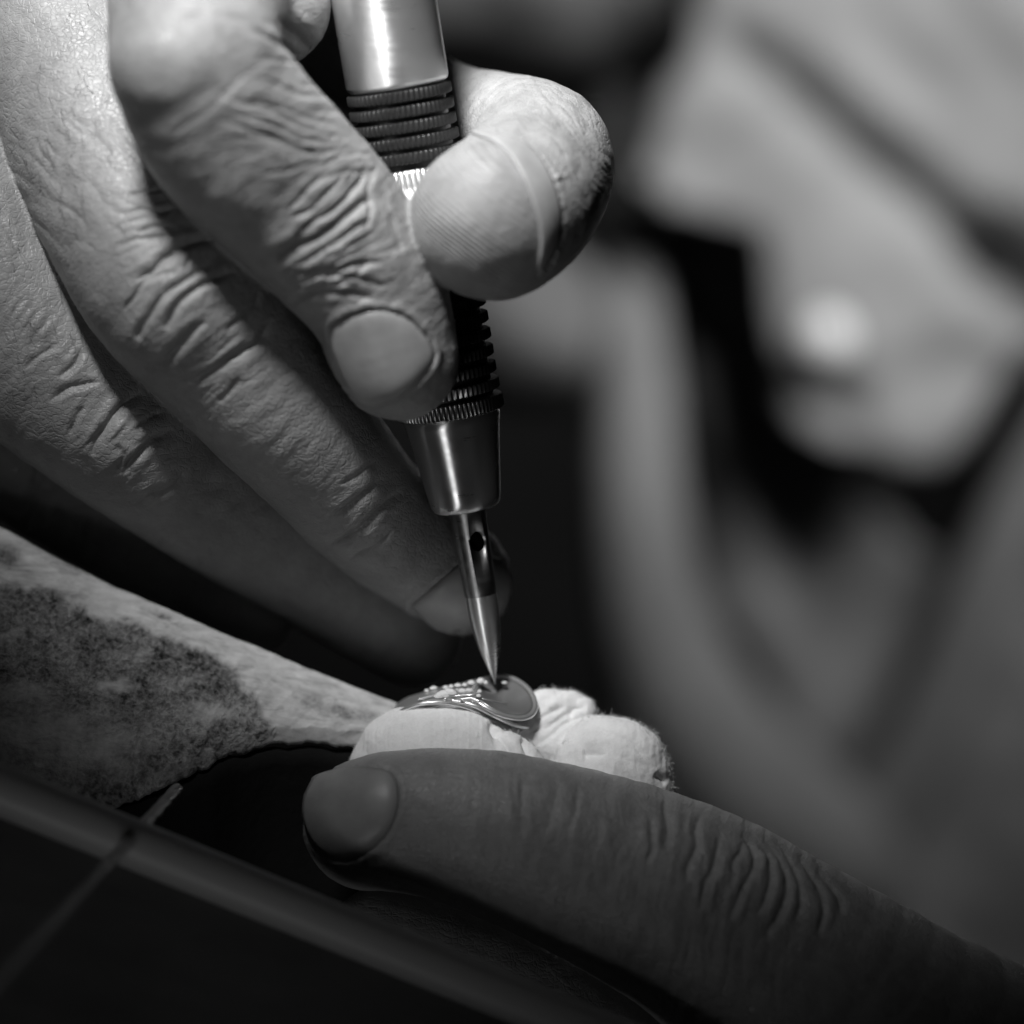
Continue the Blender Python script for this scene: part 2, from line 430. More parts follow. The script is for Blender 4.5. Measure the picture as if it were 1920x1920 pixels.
PALM = [(480, -430, 330, 250), (100, -430, 420, 300), (-350, -330, 520, 300)]
THUMB = [(420, -300, 480, 230), (540, -60, 430, 170), (660, 90, 360, 110), (770, 165, 240, 88), (860, 208, 130, 86), (935, 240, 20, 106), (1005, 288, -90, 137), (1000, 340, -180, 146),
         (962, 385, -275, 144), (908, 402, -350, 136)]
THUMB2 = [(960, 385, -280, 130), (927, 432, -325, 126)]
def ch(*a, sub=4): return chain_pts(*a, sub=sub)
RH = [([ch(INDEX), ch(KNUCKLE), ch(LOBE)], 30, 12), ([ch(MIDDLE)], 1, 8), ([ch(RING)], 1, 8), ([ch(PINKY)], 1, 8),
      ([ch(THUMB), ch(THUMB2)], 60, 10), ([ch(PALM)], 1, 90)]

GAIN = {0: 1.05, 1: 1.15, 2: 1.1, 3: 1, 4: 1}
def K(c, L, w, a, *pts): return (c, L, w, a*GAIN[L], pts)
RSTR = [
 # index finger, middle phalanx
 K('c1', 0, 5, 2, (1330,330),(1200,440),(1080,560),(950,640),(880,700)),
 K('c1', 0, 4, 4, (1170,510),(1300,560),(1450,600),(1560,650),(1650,690),(1800,700)),
 K('c1', 0, 5, 5, (1100,590),(1250,650),(1400,700),(1550,760),(1650,800)),
 K('c1', 0, 4, 4, (1250,620),(1400,640),(1550,690),(1700,740)),
 K('c1', 0, 4, 3, (1300,300),(1450,310),(1600,330),(1700,400)),
 K('c1', 0, 4, 3, (1200,520),(1380,540),(1560,590),(1760,640)),
 K('c1', 0, 4, 4, (1350,900),(1450,880),(1600,840),(1700,780),(1850,760)),
 K('c1', 0, 11, 15, (1930,1010),(1800,1090),(1700,1180),(1560,1250),(1430,1310),(1350,1300)),
 K('c1', 0, 5, 6, (1770,900),(1700,980),(1600,1080),(1500,1120)),
 K('c1', 0, 6, 8, (1930,870),(1830,950),(1760,1040),(1640,1130),(1540,1190)),
 K('c1', 0, 4, 5, (1690,900),(1600,960),(1520,1050),(1470,1090)),
 K('c1', 0, 5, 5, (1850,860),(1780,960),(1680,1050),(1590,1120)),
 K('c2', 0, 7, 9, (0,1215),(100,1140),(220,1060),(330,950),(385,850)),
 K('c2', 0, 6, 8, (0,1370),(130,1300),(230,1240),(330,1160),(400,1130)),
 K('c2', 0, 6, 9, (0,1405),(150,1400),(300,1370),(450,1345)),
 K('c2', 0, 5, 7, (-30,1470),(90,1440),(180,1420),(330,1430),(480,1480)),
 K('c2', 0, 6, 8, (-40,1570),(50,1530),(150,1500),(300,1510),(420,1540)),
 K('c2', 0, 4, 5, (-60,1500),(60,1480),(200,1455),(330,1465)),
 K('c2', 0, 4, 4, (-40,1290),(60,1250),(160,1190),(260,1120)),
 K('c2', 0, 4, 4, (140,1330),(250,1290),(360,1230),(430,1200)),
 K('c2', 0, 4, 3, (500,1090),(540,1200),(560,1320)),
 K('c2', 0, 4, 3, (460,980),(500,1100),(520,1220)),
 K('c2', 0, 5, 5, (440,850),(390,950),(400,1080),(370,1180)),
 K('c2', 0, 4, 4, (60,880),(160,840),(280,790),(390,790)),
 K('c2', 0, 4, 4, (150,940),(250,880),(350,880),(440,870)),
 K('c2', 0, 4, 3, (200,1010),(280,940),(330,900)),
 # crease between the bump and the palm lobe
 K('c1', 0, 12, 12, (1440,80),(1490,140),(1560,200),(1620,290)),
 K('c1', 0, 6, 3, (900,100),(1050,70),(1200,90),(1290,130)),
 K('c1', 0, 5, 3, (1290,130),(1400,200),(1500,260)),
 # middle finger knuckle
 K('c1', 1, 9, 12, (1120,1230),(980,1250),(870,1310),(780,1390),(700,1450)),
 K('c1', 1, 7, 10, (1090,1350),(960,1430),(850,1510),(770,1610),(720,1700),(715,1740)),
 K('c1', 1, 7, 10, (1220,1390),(1100,1430),(980,1500),(890,1600),(855,1690)),
 K('c1', 1, 5, 6, (880,1390),(760,1440),(680,1540),(640,1600)),
 K('c1', 1, 9, 9, (1060,1650),(980,1710),(900,1800),(840,1860),(760,1865)),
 K('c1', 1, 6, 6, (1330,1500),(1310,1570),(1230,1650),(1160,1710)),
 K('c1', 1, 8, 9, (1400,1640),(1340,1750),(1200,1840),(1060,1930),(940,1975)),
 K('c4', 1, 5, 4, (1240,300),(1180,370),(1120,420)),
 K('c1', 1, 4, 4, (700,1200),(800,1160),(900,1180)),
 K('c1', 1, 5, 5, (620,1110),(720,1070),(820,1090),(900,1060)),
 K('c1', 1, 5, 5, (600,1280),(690,1230),(800,1220),(920,1190)),
 K('c1', 1, 4, 4, (640,1010),(760,980),(880,970)),
 K('c1', 1, 4, 4, (1000,1290),(960,1360),(950,1400)), K('c1', 1, 4, 3, (860,1400),(830,1470),(850,1500)),
 K('c3', 1, 7, 7, (540,1110),(430,1200),(320,1290),(200,1370)),
 K('c3', 1, 7, 8, (640,1190),(560,1260),(450,1370),(340,1450),(200,1510)),
 K('c3', 1, 6, 4, (600,1420),(480,1520),(330,1590)),
 K('c3', 1, 5, 3, (500,1000),(400,1080),(280,1150)),
 # ring finger knuckle
 K('c4', 2, 9, 12, (740,370),(640,430),(560,520),(500,610),(480,690)),
 K('c4', 2, 6, 8, (830,470),(760,510),(700,570)),
 K('c4', 2, 9, 12, (890,560),(780,630),(690,710),(630,790)),
 K('c4', 2, 8, 6, (980,740),(900,850),(800,900),(690,940)),
 K('c4', 2, 6, 7, (520,320),(420,330),(330,360),(250,420)),
 K('c4', 2, 6, 6, (420,150),(380,230),(300,300)), K('c4', 2, 6, 5, (300,120),(200,180),(120,260)),
 K('c4', 2, 6, 5, (600,640),(640,700),(600,760)), K('c4', 2, 5, 5, (440,440),(380,520),(360,600)),
 # thumb: nail folds
 K('p', 4, 4, 5, (888,247),(930,250),(975,262),(1010,292),(1036,335),(1050,385),(1052,430),(1040,475),(1015,520)),
]
RPATCH = [ # label, cx, cy, rx, ry, angle of the wrinkles, wavelength, amplitude, elongation, seed
 (0, 640, 500, 120, 70, -22, 17, 3.6, 5, 11), (0, 640, 380, 100, 80, -38, 15, 2.8, 6, 12), (0, 560, 240, 130, 90, 18, 20, 3.5, 7, 13),
 (0, 520, 100, 90, 80, 30, 22, 2.0, 5, 14), (0, 760, 400, 60, 120, 70, 14, 2.0, 8, 19),
 (1, 300, 430, 90, 90, -15, 15, 1.8, 3, 15), (1, 330, 560, 110, 90, -42, 17, 0.8, 4, 16), (1, 430, 680, 100, 70, -40, 15, 1.0, 6, 17),
 (1, 690, 1000, 90, 80, -42, 15, 1.2, 6, 18), (1, 130, 330, 130, 200, 40, 20, 2.0, 3, 20),
 (2, 70, 680, 110, 150, -50, 22, 2.4, 2.5, 21), (2, 230, 820, 90, 90, -45, 18, 2.5, 3, 22), (2, 0, 450, 150, 150, 60, 26, 3.0, 3, 23),
 (3, 120, 900, 150, 100, -60, 24, 5.0, 3, 24), (2, 400, 980, 140, 80, -50, 22, 2.0, 5, 26),
 (4, 1050, 230, 90, 90, 40, 16, 2.0, 4, 25),
 (0, 600, 400, 220, 330, -30, 8.5, 0.9, 6, 41), (0, 640, 460, 150, 150, 60, 9, 0.9, 5, 42), (1, 420, 620, 350, 420, -42, 9, 0.5, 5, 43), (1, 350, 560, 150, 150, 50, 9, 0.5, 4, 44),
 (2, 150, 760, 250, 300, -45, 9, 0.5, 5, 45), (4, 1060, 260, 160, 160, 50, 8.5, 1.0, 5, 46)]
def pad_disp(px, front, lab, L, cx, cy, rx, ry, ang, amt):
    c, s = math.cos(math.radians(ang)), math.sin(math.radians(ang))
    X = px-np.array([cx, cy]); a = (X[:, 0]*c+X[:, 1]*s)/rx; b = (-X[:, 0]*s+X[:, 1]*c)/ry
    return np.where(front & (lab == L), amt*np.exp(-(a*a+b*b)**2), 0)

def poly_dist(px, poly):
    """signed distance to a closed polygon, negative inside"""
    P = np.asarray(poly)
    if len(px) > 20000:
        out = np.full(len(px), 999.); lo, hi = P.min(0)-80, P.max(0)+80; m = ((px > lo) & (px < hi)).all(1)
        if m.sum() < len(px)*0.9: out[m] = poly_dist(px[m], poly); return out
    Q = np.roll(P, -1, 0); best = np.full(len(px), 1e9); ins = np.zeros(len(px), bool)
    for a, b in zip(P, Q):
        ab = b-a; t = np.clip(((px-a)@ab)/(ab@ab+1e-9), 0, 1)
        best = np.minimum(best, np.hypot(*(px-a-t[:, None]*ab).T))
        cnd = (a[1] > px[:, 1]) != (b[1] > px[:, 1])
        ins ^= cnd & (px[:, 0] < (b[0]-a[0])*(px[:, 1]-a[1])/(b[1]-a[1]+1e-12)+a[0])
    return np.where(ins, -best, best)
def closed(c, pts, n=6):
    P = cp(c, pts); Q = P[-2:]+P+P[:2]; R = crom(Q, n); return R[2*n:-2*n-1+0][:len(P)*n]

NAILS_R = [(0, closed('c3', [(232,215),(300,152),(420,112),(550,108),(672,150),(765,238),(822,325),(832,392),(790,462),(715,545),(620,618),(500,664),(420,652),(345,575),(280,450),(240,320)])),
           (1, closed('c5', [(478,378),(560,300),(660,215),(760,140),(860,130),(940,160),(975,240),(962,340),(925,420),(850,480),(745,518),(640,505),(550,450)]))]
STRIP_IN = [(886, 252), (925, 268), (958, 298), (984, 345), (1003, 400), (1012, 450), (1006, 500)]
STRIP_OUT = [(892, 245), (935, 250), (980, 264), (1012, 294), (1036, 337), (1050, 385), (1052, 432), (1040, 477), (1014, 514)]
NAILS_L = [(0, closed('c5', [(-30,1262),(60,1228),(160,1213),(280,1215),(365,1245),(398,1320),(392,1430),(345,1540),(250,1625),(130,1672),(40,1650),(-40,1570),(-82,1450),(-68,1330)]))]

def build_hand(name, groups, lo, hi, vox, strokes, patches, nails, parent, extra=None, strip=None, rim=0.75):
    fl = Field(groups, lo, hi, vox); V, F = fl.mesh(); tick('field')
    bv = BVHTree.FromPolygons(V.tolist(), F.tolist())
    px = to_px(V[F].mean(1)); fn = np.cross(V[F[:, 2]]-V[F[:, 0]], V[F[:, 3]]-V[F[:, 1]])
    if (vnormals(V, F)*(V-V.mean(0))).sum() < 0: F = F[:, ::-1].copy(); fn = -fn
    flag = (fn[:, 1] < 0.25*np.linalg.norm(fn, axis=1)) & (px[:, 0] > -60) & (px[:, 1] > -60) & (px[:, 0] < 1980) & (px[:, 1] < 1980)
    V, F, Nn = subdivide(V, F, flag); tick('subdivide %d' % len(V))
    lab = fl.labels(V); tick('labels')
    px = to_px(V); view = V-np.array([0, -D, 0]); view /= np.linalg.norm(view, axis=1)[:, None]
    facing = -(Nn*view).sum(1); front = facing > 0.02
    d = stroke_disp(px, front, lab, strokes)+wrinkle_patch(px, front, lab, patches)
    d += 2.2*fbm(V/90., 3, 5)+0.9*fbm(V/22., 3, 9)
    if extra is not None: d += extra(px, front, lab)
    calm = np.ones(len(V))
    for L, poly in nails:
        sd = poly_dist(px, poly); m = front & (lab == L) & (sd < 60)
        calm[m] *= np.clip((sd[m]+2)/14, 0, 1)
        nd = np.where(sd < 0, -6.0, -6.0*np.exp(-np.abs(sd)/3.0)+rim*6.0*np.exp(-((sd-10)/9.0)**2))
        nd = np.where(sd < 0, nd, nd+2.6*vnoise(np.c_[px/6., px[:, :1]*0], 8)*np.exp(-sd/10.))
        d[m] = d[m]*calm[m]+nd[m]
    V = V+Nn*d[:, None]
    hand = link(name, V, F, M['skin'], parent)
    # nail plates
    tick('displaced')
    cm = Vector((0, -D, 0))
    for L, poly in nails:
        poly = np.array(poly); c = poly.mean(0); nr = 14; n = len(poly); pts = []; uvr = []
        for i in range(nr+1):
            for k in range(n if i else 1):
                t = i/nr; q = c+(poly[k]-c)*t*1.0 if i else c; pts.append(q); uvr.append(t)
        pts = np.array(pts); uvr = np.array(uvr); hd = []
        for q in pts:
            dr = (Vector(P3(q[0], q[1], 0))-cm).normalized(); h = bv.ray_cast(cm, dr)[0]
            hd.append(h[1] if h is not None else np.nan)
        hd = np.array(hd); X = (pts-c)/100.; ok = ~np.isnan(hd)
        ok &= np.abs(hd-np.nanmedian(hd)) < 90
        A = np.stack([np.ones(len(X)), X[:, 0], X[:, 1], X[:, 0]**2, X[:, 0]*X[:, 1], X[:, 1]**2], 1)
        co = np.linalg.lstsq(A[ok], hd[ok], rcond=None)[0]; fit = A@co
        wg = 0.45*(1-uvr**3); fit = np.where(np.isnan(hd), fit, (1-wg)*fit+wg*np.where(np.isnan(hd), 0, hd))
        dep = fit-3.5+7*uvr**10
        PV = np.array([P3(q[0], q[1], dd) for q, dd in zip(pts, dep)]); FF = []
        for k in range(n): FF.append((0, 1+k, 1+(k+1) % n))
        for i in range(1, nr):
            for k in range(n):
                a = 1+(i-1)*n; b = 1+i*n; l = (k+1) % n; FF.append((a+k, b+k, b+l, a+l))
        o = link('fingernail', PV, FF, M['nail'], hand)
        md = o.modifiers.new('thickness', 'SOLIDIFY'); md.thickness = 5*U; md.offset = -1
    if strip:
        A = crom(strip[0], 8); B = crom(strip[1], 8); ia = np.linspace(0, len(A)-1, 48); ib = np.linspace(0, len(B)-1, 48)
        A = np.stack([np.interp(ia, range(len(A)), A[:, k]) for k in (0, 1)], 1); B = np.stack([np.interp(ib, range(len(B)), B[:, k]) for k in (0, 1)], 1)
        PV = []; FF = []; w_ = 10
        for i in range(48):
            for k in range(w_+1):
                t = k/w_; q = A[i]*(1-t)+B[i]*t; dr = (Vector(P3(q[0], q[1], 0))-cm).normalized(); h, nh = bv.ray_cast(cm, dr)[:2]
                nh = nh if nh.y < 0 else -nh
                PV.append(np.array(h)+np.array(nh)*(4.5-7*t**2.5-(3*(1-t)**6)))
        for i in range(47):
            for k in range(w_): a = i*(w_+1)+k; FF.append((a, a+1, a+w_+2, a+w_+1))
        o = link('fingernail', PV, FF, M['nail'], hand); md = o.modifiers.new('thickness', 'SOLIDIFY'); md.thickness = 7*U; md.offset = 0
    return hand, bv, V

def rx(px, front, lab):
    e = pad_disp(px, front, lab, 0, 300, 130, 90, 75, 0, 12)+pad_disp(px, front, lab, 1, 330, 590, 110, 75, -45, 8)
    e += pad_disp(px, front, lab, 2, 240, 830, 80, 60, -45, 9)
    e += pad_disp(px, front, lab, 0, 470, 420, 90, 60, 45, 6)
    # dry ragged skin along the thumb's cuticle
    m = np.where(front & (lab == 4) & (px[:, 0] > 860) & (px[:, 0] < 1100) & (px[:, 1] > 220) & (px[:, 1] < 540))[0]
    q = crom(STRIP_OUT, 6); dd = np.sqrt(((px[m][:, None]-q[None])**2).sum(-1)).min(1)
    e[m] += np.exp(-(dd/9.)**2)*(3.5*np.abs(vnoise(np.c_[px[m]/5., dd*0], 91))+2*vnoise(np.c_[px[m]/9., dd*0], 92))
    d2 = np.hypot((px[m][:, 0]-1042)/16., (px[m][:, 1]-325)/18.); e[m] += np.exp(-d2**2)*6*np.clip(vnoise(np.c_[px[m]/6., d2*0], 93)*2, 0, 1)
    return e
rhand, rbv, rV = build_hand('hand', RH, (-1500, -640, -380), (330, 760, 1500), 6.0, RSTR, RPATCH, NAILS_R, person, rx, (STRIP_IN, STRIP_OUT))
w = np.exp(-(((to_px(rV)-np.array([880, 400]))/np.array([115, 150]))**2).sum(1)**2)*(rV[:, 1] < -150)*(to_px(rV)[:, 0] > 770)
attr(rhand, 'print', w)

LT = [(693, 1545, -150, 124), (740, 1540, -158, 132), (830, 1545, -165, 143), (950, 1570, -170, 158), (1120, 1630, -160, 180), (1300, 1712, -140, 200),
      (1450, 1815, -120, 222), (1650, 1970, -90, 260), (1900, 2180, -20, 340)]
LI = [(715, 1760, -70, 98), (830, 1800, -60, 120), (1000, 1880, -40, 130), (1250, 2060, 20, 140), (1600, 2300, 60, 200)]
LM = [(760, 1950, 60, 90), (900, 2000, 70, 105), (1150, 2120, 80, 120), (1600, 2350, 100, 180)]
LH = [([ch(LT)], 1, 10), ([ch(LI)], 1, 10), ([ch(LM)], 1, 10)]
GAIN = {0: 1.1, 4: 1, 3: 1}
LSTR = [K('c7', 0, 7, 8, (600,880),(570,950),(570,1050),(530,1150),(520,1250)), K('c7', 0, 7, 8, (690,990),(660,1150),(610,1260),(580,1400)),
 K('c7', 0, 6, 6, (800,1030),(790,1080),(760,1130),(750,1200)), K('c7', 0, 8, 10, (800,990),(860,1060),(860,1170),(790,1300),(740,1450)),
 K('c7', 0, 7, 8, (860,1010),(940,1100),(955,1200),(930,1310),(870,1420)), K('c7', 0, 8, 9, (930,1030),(1030,1180),(1040,1280),(1000,1400),(900,1550)),
 K('c7', 0, 7, 8, (1000,1050),(1090,1200),(1110,1330),(1080,1450)), K('c7', 0, 6, 7, (1080,1100),(1190,1250),(1220,1400),(1190,1530)),
 K('c7', 0, 6, 6, (1180,1180),(1290,1300),(1320,1420)), K('c7', 0, 8, 7, (400,810),(420,950),(400,1080)), K('c7', 0, 6, 5, (320,880),(340,1050),(300,1150)),
 K('c5', 0, 8, 3, (1230,1260),(1200,1400),(1170,1540)), K('c5', 0, 8, 3, (1050,1260),(1040,1400),(1040,1560)), K('c5', 0, 5, 3, (1340,1270),(1320,1400),(1300,1500))]
LPATCH = [(0, 1400, 1680, 170, 200, 100, 26, 3, 6, 31), (0, 1150, 1560, 150, 130, 95, 24, 1.6, 6, 32), (0, 900, 1480, 160, 100, 90, 26, 1.2, 6, 33), (0, 1300, 1620, 420, 260, 98, 10, 1.0, 7, 47), (0, 1000, 1550, 300, 200, 90, 10, 0.9, 7, 48)]
lhand, lbv, lV = build_hand('hand', LH, (-460, -460, -1650), (1350, 420, -330), 8.0, LSTR, LPATCH, NAILS_L, person, rim=0.35)
attr(lhand, 'print', np.zeros(len(lV)))

# fine hair on the back of the hand: thin curved strands rooted on the skin
def strands(name, specs, bv, parent, mtl, r=0.42):
    V = []; Fc = []
    cm = Vector((0, -D, 0))
    for pts in specs:
        P = crom(pts, 5); Q = []
        for i, q in enumerate(P):
            dr = (Vector(P3(q[0], q[1], 0))-cm).normalized(); h = bv.ray_cast(cm, dr)[0]
            if h is None: continue
            t = i/len(P); Q.append(np.array(h)-np.array([0, 1, 0])*(1+14*math.sin(math.pi*min(t*1.1, 1))))
        if len(Q) < 3: continue
        b = len(V)
        for i, q in enumerate(Q):
            rr = r*(1-0.75*i/len(Q))
            for k in range(3): V.append(q+rr*np.array([math.cos(k*2.09), math.sin(k*2.09)*.5, math.sin(k*2.09)]))
        for i in range(len(Q)-1):
            for k in range(3): l = (k+1) % 3; Fc.append((b+i*3+k, b+i*3+l, b+i*3+3+l, b+i*3+3+k))
    o = link(name, V, Fc, mtl, parent); o['kind'] = 'stuff'; return o
hs = [cp('c1', [(420,960),(430,1080),(470,1220),(550,1320),(700,1380)]), cp('c1', [(640,1180),(590,1300),(555,1450),(565,1610)]),
      cp('c1', [(320,960),(310,1060),(350,1160),(400,1220)]), cp('c1', [(480,480),(420,430),(370,520),(380,570)]),
      cp('c1', [(660,10),(680,40),(650,80),(610,120)]), cp('c1', [(450,20),(480,60),(530,110)]), cp('c1', [(360,820),(400,740),(470,730)]),
      cp('c1', [(610,1150),(650,1200),(660,1230)])]
for i in range(45):
    x = 110+RNG.normal()*60; y = 300+RNG.normal()*130; a = math.radians(60+RNG.normal()*45); L = RNG.uniform(25, 60); c = RNG.normal()*0.5
    hs.append([(x+L*t*math.cos(a+c*t), y+L*t*math.sin(a+c*t)) for t in (0, .33, .66, 1)])
for i in range(25):
    x = 60+RNG.normal()*60; y = 600+RNG.normal()*80; a = math.radians(60+RNG.normal()*45); L = RNG.uniform(25, 50); c = RNG.normal()*0.5
    hs.append([(x+L*t*math.cos(a+c*t), y+L*t*math.sin(a+c*t)) for t in (0, .33, .66, 1)])
strands('hair', [[(p[0], p[1]) for p in s] for s in hs], rbv, rhand, M['hair'])

# ------------------------------------------------------------------ the engraving handpiece
TA = np.array(P3(928.5, 1283, 0)); TB = np.array(P3(720, 0, -210)); TL = np.linalg.norm(TB-TA); TD = (TB-TA)/TL
t1 = np.cross(TD, [0, 1, 0]); t1 /= np.linalg.norm(t1); t2 = np.cross(TD, t1)
def TY(y): return (1283-y)/1283.0*TL          # distance from the tip of the point seen at height y
def lathe(name, prof, mtl, parent, seg=64, teeth=0, depth=0, smooth=True, tooth_rows=None):
    """prof: list of (distance from tip, radius)"""
    V = []; F = []; m = len(prof)
    for i, (h, r) in enumerate(prof):
        for k in range(seg):
            a = 2*math.pi*k/seg; rr = r
            if teeth and (tooth_rows is None or i in tooth_rows): rr = r-depth*(0.5+0.5*math.cos(a*teeth))
            V.append(TA+TD*h+rr*(math.cos(a)*t1+math.sin(a)*t2))
    for i in range(m-1):
        for k in range(seg): l = (k+1) % seg; F.append((i*seg+k, (i+1)*seg+k, (i+1)*seg+l, i*seg+l))
    F.append(tuple(range(seg))); F.append(tuple(range(m*seg-1, (m-1)*seg-1, -1)))
    o = link(name, V, F, mtl, parent, smooth)
    md = o.modifiers.new('edges', 'EDGE_SPLIT'); md.split_angle = math.radians(50)
    return o
tool = empty('engraving_handpiece', (928, 1283, 0), label='metal engraving handpiece with ribbed black grip pressed on the ring by the upper hand', cat='engraving tool')
lathe('barrel', [(TY(158), 88), (TY(154), 93), (TY(148), 95), (TY(60), 95.5), (TY(-260), 96), (TY(-420), 90), (TY(-430), 80)], M['steel'], tool, 96)
lathe('grip_core', [(TY(775), 78), (TY(765), 84), (TY(160), 84), (TY(155), 80)], M['black_metal'], tool, 64)
# ribs: the upper run, a bright collar, the lower run
ys = [172, 200, 228, 256, 284]; yl = [385, 415, 445, 475, 505, 535, 566, 597, 628, 659, 690, 721]
for y in ys+yl:
    mt = M['knurl_steel'] if y in (721,) else M['black_metal']
    r = 97 if y < 700 else 98; h = 10.5
    lathe('grip_rib', [(TY(y+h), r-10), (TY(y+h-1), r-3), (TY(y+h-3), r), (TY(y-h+3), r), (TY(y-h+1), r-3), (TY(y-h), r-10)], mt, tool, 360, 60, 3.5, tooth_rows=(2, 3))
lathe('collar', [(TY(372), 86), (TY(368), 92), (TY(345), 93), (TY(340), 91), (TY(334), 93), (TY(310), 94), (TY(306), 88)], M['steel'], tool, 360, 60, 2.5, tooth_rows=(4, 5))
lathe('knurled_ring', [(TY(770), 90), (TY(766), 98), (TY(764), 100), (TY(744), 100), (TY(741), 97), (TY(738), 88)], M['knurl_steel'], tool, 432, 72, 4.5, tooth_rows=(2, 3))
lathe('nose_cone', [(TY(946), 38), (TY(947), 56), (TY(944), 61), (TY(937), 65), (TY(928), 67), (TY(900), 71), (TY(820), 82), (TY(785), 88), (TY(776), 90), (TY(769), 88)], M['steel'], tool, 128)
sh = lathe('shaft', [(TY(1130), 26), (TY(1122), 29), (TY(1100), 31), (TY(1000), 33), (TY(946), 34.5), (TY(930), 34.5)], M['dark_steel'], tool, 64)
c = TA+TD*TY(1011); vd = c-np.array([0, -D, 0]); vd /= np.linalg.norm(vd); hd = vd*0.93-t1*(-0.37 if t1[0] > 0 else 0.37)*-1; hd /= np.linalg.norm(hd)
n1 = np.cross(hd, TD); n1 /= np.linalg.norm(n1); n2 = np.cross(hd, n1)
cv = []
for e in (-60, 4):
    for k in range(32): a = 2*math.pi*k/32; cv.append(c+hd*e+16*math.cos(a)*n1+19*math.sin(a)*n2)
cf = [(k, (k+1) % 32, 32+(k+1) % 32, 32+k) for k in range(32)]+[tuple(range(31, -1, -1)), tuple(range(32, 64))]
cut = link('cut', cv, cf, M['dark'], None)
bm_ = sh.modifiers.new('hole', 'BOOLEAN'); bm_.operation = 'DIFFERENCE'; bm_.object = cut; bm_.solver = 'EXACT'
bpy.context.view_layer.update()
ev = sh.evaluated_get(bpy.context.evaluated_depsgraph_get()); nm = bpy.data.meshes.new_from_object(ev); sh.modifiers.clear(); sh.data = nm
bpy.data.objects.remove(cut)
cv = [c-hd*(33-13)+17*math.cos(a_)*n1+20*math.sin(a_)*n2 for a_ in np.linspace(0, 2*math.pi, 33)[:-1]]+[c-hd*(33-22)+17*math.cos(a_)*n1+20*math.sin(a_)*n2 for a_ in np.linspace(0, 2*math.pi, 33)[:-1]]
link('bore_shade', cv, cf, M['dark'], tool)  # near-black plug inside the hole, stands in for its shade
rim = []
for k in range(24): a = 2*math.pi*k/24; rim.append(a)
prof = [(0, 0.6), (6, 1.8), (18, 5), (38, 11), (62, 18), (88, 23.5), (115, 27.5), (140, 29.6), (160, 30.2), (172, 30.2)]
lathe('graver_point', [(h*TL/1283, r) for h, r in prof], M['steel'], tool, 48)

# ------------------------------------------------------------------ the ring
def RC(x, y): return 700+x*.20833, 1220+y*.20833
ring = empty('finger_ring', (860, 1330, 20), label='polished signet ring with small stones lying on the white cloth under the graver', cat='ring')
Fr = crom([(*RC(x, y), d) for x, y, d in [(135, 620, -5), (200, 575, -40), (300, 520, -62), (420, 480, -72), (560, 466, -74), (700, 476, -72), (840, 508, -66), (960, 560, -58), (1060, 625, -46), (1160, 700, -30), (1260, 760, -15)]], 6)
Bk = crom([(*RC(x, y), d) for x, y, d in [(150, 585, 20), (190, 500, 45), (300, 425, 62), (430, 385, 66), (600, 335, 64), (760, 300, 60), (880, 265, 56), (960, 245, 50), (1040, 235, 48), (1150, 330, 30), (1260, 560, 10)]], 6)
m = len(Fr); nn = 12; V = []; Fc = []
for i in range(m):
    a = P3(*Fr[i]); b = P3(*Bk[i]); 
    for k in range(nn+1):
        t = k/nn; p = a*(1-t)+b*t; p = p+np.array([0, -0.35, 1])*(9*math.sin(math.pi*t)**0.8)*(0.4+0.6*math.sin(math.pi*min(max(i/(m-1), 0), 1)))
        V.append(p)
for i in range(m-1):
    for k in range(nn): Fc.append((i*(nn+1)+k, (i+1)*(nn+1)+k, (i+1)*(nn+1)+k+1, i*(nn+1)+k+1))
band = link('band', V, Fc, M['ring_metal'], ring)
md = band.modifiers.new('thickness', 'SOLIDIFY'); md.thickness = 7*U; md.offset = -1; 
def ringtube(pts, r, mt, name, close=False, seg=12, parent=ring):
    V, F = tube([(*RC(x, y), d-(12 if name == 'engraved_line' else 0), r) for x, y, d in pts], seg, 6, close); return link(name, V, F, mt, parent)
ringtube([(130, 615, -8), (200, 572, -46), (300, 520, -68), (420, 482, -78), (560, 467, -81), (700, 478, -79), (840, 512, -73), (960, 563, -65), (1060, 628, -52), (1170, 705, -36), (1270, 765, -20)], 3.6, M['ring_metal'], 'band_edge')
ringtube([(700, 452, -70), (820, 470, -72), (930, 505, -76), (1050, 565, -74), (1160, 620, -66), (1270, 668, -52), (1370, 690, -36), (1440, 690, -20)], 4.2, M['ring_metal'], 'band_edge')
ringtube([(560, 500, -66), (700, 512, -64), (840, 548, -58), (960, 605, -50), (1060, 680, -38)], 2.4, M['ring_metal'], 'band_edge')
bez = [(900, 440, -62), (890, 380, -30), (930, 310, 10), (1010, 262, 36), (1100, 236, 46), (1200, 236, 46), (1300, 272, 34), (1390, 340, 12), (1445, 425, -10), (1462, 510, -34), (1420, 585, -58), (1330, 612, -70), (1210, 598, -76), (1090, 555, -78), (990, 500, -74)]
ringtube(bez, 4.6, M['ring_metal'], 'bezel', True)
inner = [(x+(1180-x)*.075, y+(425-y)*.085, d) for x, y, d in bez]
ringtube(inner, 2.6, M['ring_metal'], 'bezel_lip', True)
O = crom([P3(*RC(x, y), d) for x, y, d in inner+inner[:1]], 6)[:-1]; cc = O.mean(0); V = [cc+np.array([0, 4, -16])]; Fc = []; nr = 10; n = len(O)
for i in range(1, nr+1):
    t = i/nr
    for k in range(n): V.append(cc+(O[k]-cc)*t+np.array([0, 4, -16])*(1-t*t))
for k in range(n): Fc.append((0, 1+k, 1+(k+1) % n))
for i in range(1, nr):
    for k in range(n): a = 1+(i-1)*n; b = 1+i*n; l = (k+1) % n; Fc.append((a+k, b+k, b+l, a+l))
